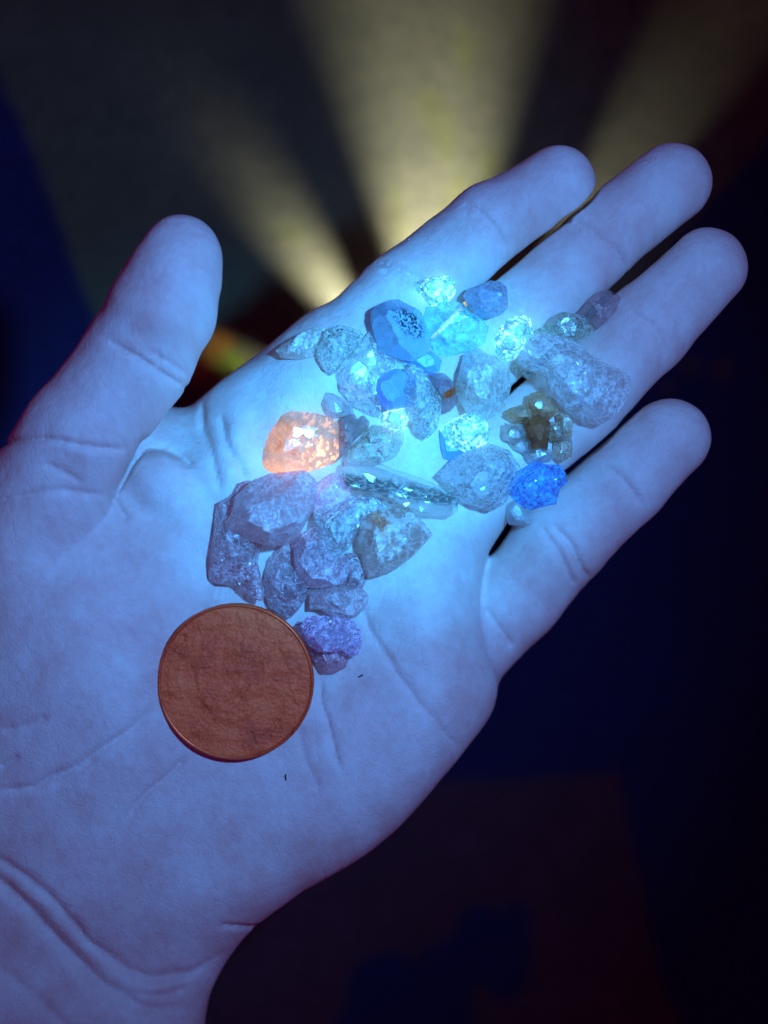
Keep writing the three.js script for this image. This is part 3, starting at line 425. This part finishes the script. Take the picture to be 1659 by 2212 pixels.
function stoneGeometry(outline, h, seed, fit, am = .5) {    // outline and height in mm; base at y = 0, centre of the outline at the origin
  const r = rng(seed), n = outline.length, SEG = 60, RING = 13;
  let A = 0, cx = 0, cz = 0; for (let i = 0; i < n; i++) { const [a, b] = outline[i], [c, d] = outline[(i + 1) % n], w = a * d - c * b; A += w; cx += (a + c) * w; cz += (b + d) * w; } cx /= 3 * A; cz /= 3 * A;
  const len = [0]; for (let i = 0; i < n; i++) len.push(len[i] + Math.hypot(outline[(i + 1) % n][0] - outline[i][0], outline[(i + 1) % n][1] - outline[i][1]));
  const rimPts = []; for (let s = 0, i = 0; s < SEG; s++) { const t = s / SEG * len[n]; while (len[i + 1] < t) i++; const f = (t - len[i]) / (len[i + 1] - len[i]), a = outline[i], b = outline[(i + 1) % n]; rimPts.push([mix(a[0], b[0], f) - cx, mix(a[1], b[1], f) - cz]); }
  const planes = []; const K = 6 + Math.floor(r() * 3), turn = r() * 6.28;
  for (let i = 0; i < K; i++) { const a = turn + (i + .5 * (r() - .5)) / K * 6.283, dx = Math.cos(a), dz = Math.sin(a), reach = Math.max(...rimPts.map(([x, z]) => x * dx + z * dz)); planes.push([dx, dz, reach, (.75 + .9 * r()) * h / reach]); }
  const tilt = [(r() - .5) * .22, (r() - .5) * .22], girdle = .34 * h;
  const topAt = (x, z) => { let y = h * .98 + tilt[0] * x + tilt[1] * z; for (const [dx, dz, D, s] of planes) y = Math.min(y, girdle + s * (D - (x * dx + z * dz))); return y; };
  const lowAt = (x, z, f) => girdle * .8 * Math.pow(f, 2.2);
  const P = [], put = (x, y, z) => { const a = noise3(x * 1.6 + seed, y * 1.6, z * 1.6, 5) - .5, b = noise3(x * 4 + seed, y * 4, z * 4, 6) - .5; P.push(x, y + am * (.34 * a + .16 * b), z); };
  put(0, topAt(0, 0), 0);
  for (let q = 1; q <= RING; q++) { const f = q / RING; for (let s = 0; s < SEG; s++) { const x = rimPts[s][0] * f, z = rimPts[s][1] * f; put(x, q === RING ? girdle : topAt(x, z), z); } }
  for (const f of [.93, .75, .45]) for (let s = 0; s < SEG; s++) put(rimPts[s][0] * f, lowAt(0, 0, f), rimPts[s][1] * f);
  put(0, 0, 0);
  const idx = [], R0 = (q, s) => 1 + (q - 1) * SEG + (s % SEG), rows = RING + 3, end = 1 + rows * SEG, cw = A > 0;
  const tri = (a, b, c) => cw ? idx.push(a, c, b) : idx.push(a, b, c);
  for (let s = 0; s < SEG; s++) {
    tri(0, R0(1, s), R0(1, s + 1));
    for (let q = 1; q < rows; q++) { tri(R0(q, s), R0(q + 1, s), R0(q, s + 1)); tri(R0(q, s + 1), R0(q + 1, s), R0(q + 1, s + 1)); }
    tri(R0(rows, s), end, R0(rows, s + 1));
  }
  let g = new THREE.BufferGeometry(); g.setAttribute('position', new THREE.Float32BufferAttribute(P.map((v) => v * MM), 3)); g.setIndex(idx);
  g = toCreasedNormals(g, .42);
  const p = g.attributes.position, uv = new Float32Array(p.count * 2); let x0 = 1e9, x1 = -1e9, z0 = 1e9, z1 = -1e9; const ou = r(), ov = r();
  for (const [x, z] of rimPts) { x0 = Math.min(x0, x); x1 = Math.max(x1, x); z0 = Math.min(z0, z); z1 = Math.max(z1, z); }
  for (let i = 0; i < p.count; i++) { const x = p.getX(i) / MM, z = p.getZ(i) / MM, y = p.getY(i) / MM; if (fit) { uv[2 * i] = (x - x0) / (x1 - x0); uv[2 * i + 1] = (z - z0) / (z1 - z0); } else { const q = Math.hypot(x, z) + .01, e = (h - y) * 1.1; uv[2 * i] = ou + (x + x / q * e) / 15; uv[2 * i + 1] = ov + (z + z / q * e) / 15; } }
  g.setAttribute('uv', new THREE.BufferAttribute(uv, 2));
  return { g, cx, cz };
}
function stoneAt(d, seed) {
  let cx = 0, cz = 0; for (const [x, z] of d.pts) { cx += x / d.pts.length; cz += z / d.pts.length; }
  const hs = [[cx, cz], ...d.pts.map(([x, z]) => [mix(cx, x, .6), mix(cz, z, .6)])].map(([x, z]) => skinTop(x, z)).filter((v) => v !== null).sort((a, b) => b - a);
  const base = (hs.length ? hs[Math.floor(hs.length * .3)] : -6) - .5 + d.lift, s = 1 - (base + d.h * .34) / EYE;
  const { g, cx: gx, cz: gz } = stoneGeometry(d.pts.map(([x, z]) => [(cx + (x - cx) * 1.06) * s, (cz + (z - cz) * 1.06) * s]), d.h * 1.1, seed, KIND[d.mat].fit, KIND[d.mat].n);
  return { g, x: gx, y: base, z: gz };
}
STONES.forEach((d, i) => {
  const { g, x, y, z } = stoneAt(d, 100 + i * 7), k = KIND[d.mat];
  const o = mesh(numbered('crystal'), g, stoneMaterial(d.mat), scene);
  o.position.set(x * MM, y * MM, z * MM); tag(o, d.label, 'crystal', 'crystals heaped in the palm');
  if (k.t >= .45 && d.h > 3.3 || d.mat === 'orange') {   // healed fractures inside the clear stones: thin pale flakes
    const r = rng(5000 + i), flakes = [], reach = Math.min(...d.pts.map(([a, b]) => Math.hypot(a - d.pts.reduce((q, p) => q + p[0], 0) / d.pts.length, b - d.pts.reduce((q, p) => q + p[1], 0) / d.pts.length))) * .72;
    for (let f = 0; f < 16; f++) {
      const n = 5 + Math.floor(r() * 3), size = .3 + .75 * r(), c = new THREE.CylinderGeometry(1, 1, .04, n), pp = c.attributes.position, w = Array.from({ length: n + 1 }, () => .5 + .6 * r());
      for (let q = 0; q < pp.count; q++) { const m = w[(Math.round((Math.atan2(pp.getX(q), pp.getZ(q)) + 6.2832) / 6.2832 * n)) % n]; pp.setXYZ(q, pp.getX(q) * size * m * MM, pp.getY(q) * MM, pp.getZ(q) * size * m * .6 * MM); }
      c.rotateX((r() - .5) * 2.2).rotateZ((r() - .5) * 2.2).rotateY(r() * 6.3);
      const a = r() * 6.283, q = Math.sqrt(r()) * reach; c.translate(Math.cos(a) * q * MM, d.h * (.28 + .3 * r()) * MM, Math.sin(a) * q * MM); flakes.push(c.toNonIndexed());
    }
    const g2 = mergeGeometries(flakes); g2.computeVertexNormals(); mesh('inner_fractures', g2, FLAKE, o);
  }
  if (k.lamp) {                                    // a stone that fluoresces lights the skin round it
    const l = new THREE.PointLight(V(...(k.lc || [.12, .8, 1])), 1.8e-5 * k.lamp, 0, 2); l.position.set(x * MM, (y + d.h * .5) * MM, z * MM); l.castShadow = true; l.shadow.radius = .1; l.shadow.camera.near = .001; scene.add(l);
  }
});
{
  const root = new THREE.Group(); root.name = 'crystal_cluster'; scene.add(root);
  CLUSTER.forEach((d, i) => {
    const { g, x, y, z } = stoneAt(d, 900 + i * 11); if (!i) root.position.set(x * MM, y * MM, z * MM);
    const o = mesh(i ? 'crystal_point' : 'stained_core', g, stoneMaterial(d.mat), root); o.position.set(x * MM, y * MM, z * MM).sub(root.position);
  });
  tag(root, 'brown stained crystal cluster shaped like a flower', 'crystal', null);
}

// ---------------------------------------------------------------- the lamp under the hand and the torch above it
{
  const [x, z] = lift(toMM([948, 960]), CLOTH_Y), root = new THREE.Group(); root.name = 'flashlight'; scene.add(root);
  root.position.set(x * MM, CLOTH_Y * MM, z * MM);
  const black = new THREE.MeshStandardMaterial({ color: V(.02, .02, .022), roughness: .4, metalness: .6 });
  const R = 24, wall = 2.2, H = 26, open = [[-13, 9.5], [-39.5, -30.5], [31.5, 35]];    // notches of the bezel: shaped to throw the beams, degrees either side of straight away from the wrist
  const sector = (a0, a1, y0, y1) => {             // a piece of the ring wall
    const sh = new THREE.Shape(), A = (a) => (a - 90) * Math.PI / 180; sh.absarc(0, 0, R * MM, A(a0), A(a1), false); sh.absarc(0, 0, (R - wall) * MM, A(a1), A(a0), true); sh.closePath();
    const g = new THREE.ExtrudeGeometry(sh, { depth: (y1 - y0) * MM, bevelEnabled: false, curveSegments: 40 }); g.rotateX(Math.PI / 2); g.translate(0, y1 * MM, 0); return g;
  };
  const solid = [[-30.5, -13], [9.5, 31.5], [35, 292], [295, 320.5]];
  mesh('beam_mask', mergeGeometries([...solid.map(([a, b]) => sector(a, b, .2, H)), sector(-39.5, -30.5, 13, H), sector(292, 295, 11, H), sector(31.5, 35, 16.2, H)]), black, root);  // unseen ring, added to cut the lamp's light into separate beams
  const head = new THREE.LatheGeometry([[0, H], [R, H], [R + 1, H + 3], [R, H + 12], [14, H + 20], [14, 62], [12.5, 63], [0, 63]].map(([a, b]) => new THREE.Vector2(a * MM, b * MM)), 64);
  mesh('body', head, black, root);
  const bulb = new THREE.SphereGeometry(2.2 * MM, 24, 16); bulb.translate(0, 19 * MM, 0);
  mesh('bulb', bulb, new THREE.MeshStandardMaterial({ color: V(.9, .9, .8), emissive: V(1, .95, .62), emissiveIntensity: 4 }), root);
  const l = new THREE.PointLight(COL(.93, 1, .92), .27, 0, 2); l.position.copy(root.position).add(new THREE.Vector3(0, 19 * MM, 0)); l.castShadow = true; l.shadow.radius = .18; l.shadow.camera.near = .001; scene.add(l);
  tag(root, 'unseen black flashlight beneath the hand, its notched head shaped to throw the beams', 'flashlight');
}
{
  const root = new THREE.Group(); root.name = 'torch'; scene.add(root); root.position.copy(TORCH);
  root.quaternion.setFromUnitVectors(new THREE.Vector3(0, -1, 0), torchDir);
  const black = new THREE.MeshStandardMaterial({ color: V(.02, .02, .022), roughness: .4, metalness: .6 });
  mesh('body', new THREE.LatheGeometry([[0, -.5], [10.5, -.5], [10.5, -3], [12.5, -3], [12.5, 14], [10, 20], [10, 85], [8, 87], [0, 87]].map(([a, b]) => new THREE.Vector2(a * MM, b * MM)), 48), black, root);
  const lens = new THREE.CircleGeometry(10.4 * MM, 40); lens.rotateX(Math.PI / 2); lens.translate(0, -1.2 * MM, 0);
  mesh('lens', lens, new THREE.MeshStandardMaterial({ color: V(.1, .1, .2), emissive: V(.1, .4, 1), emissiveIntensity: 1.5 }), root);
  tag(root, 'black handheld torch shining down on the palm from beside the camera', 'torch');
}

// ---------------------------------------------------------------- specks of lint on the skin
for (const [p, len, turn, label] of [[[618, 1676], 1.0, 1.5, 'black lint speck on the heel of the palm'], [[779, 1459], .8, .3, 'black lint speck beside the palm crease, near the pink pebble']]) {
  const [x, z] = toMM(p), y = skinTop(x, z), c = new THREE.CatmullRomCurve3([[-.5, 0, 0], [-.2, .12, .1], [.15, .1, -.06], [.5, 0, .05]].map(([a, b, d]) => new THREE.Vector3(a * len * MM, b * MM, d * len * MM)));
  const o = mesh(numbered('lint_speck'), new THREE.TubeGeometry(c, 10, .11 * MM, 6), new THREE.MeshStandardMaterial({ color: V(.01, .01, .012), roughness: .9 }), scene);
  o.position.set(x * MM, (y + .1) * MM, z * MM); o.rotation.y = turn; tag(o, label, 'lint', 'lint specks on the palm');
}

{                                                  // pale motes of dust, as fine as pepper, all over the skin
  const r = rng(77), bits = [];
  while (bits.length < 60) {
    const x = -62 + 124 * r(), z = -58 + 120 * r(), y = skinTop(x, z); if (y === null || y < -14) continue;
    const g = new THREE.OctahedronGeometry((.05 + .07 * r() * r()) * MM); g.scale(1, .6, 1 + 1.2 * r()); g.rotateY(r() * 6.28); g.translate(x * MM, (y + .04) * MM, z * MM); bits.push(g);
  }
  const o = mesh('dust', mergeGeometries(bits), new THREE.MeshStandardMaterial({ color: V(.95, .95, .95), roughness: .5 }), scene);
  tag(o, 'fine pale dust scattered over the palm and fingers', 'dust', null, 'stuff');
}

renderer.render(scene, camera);
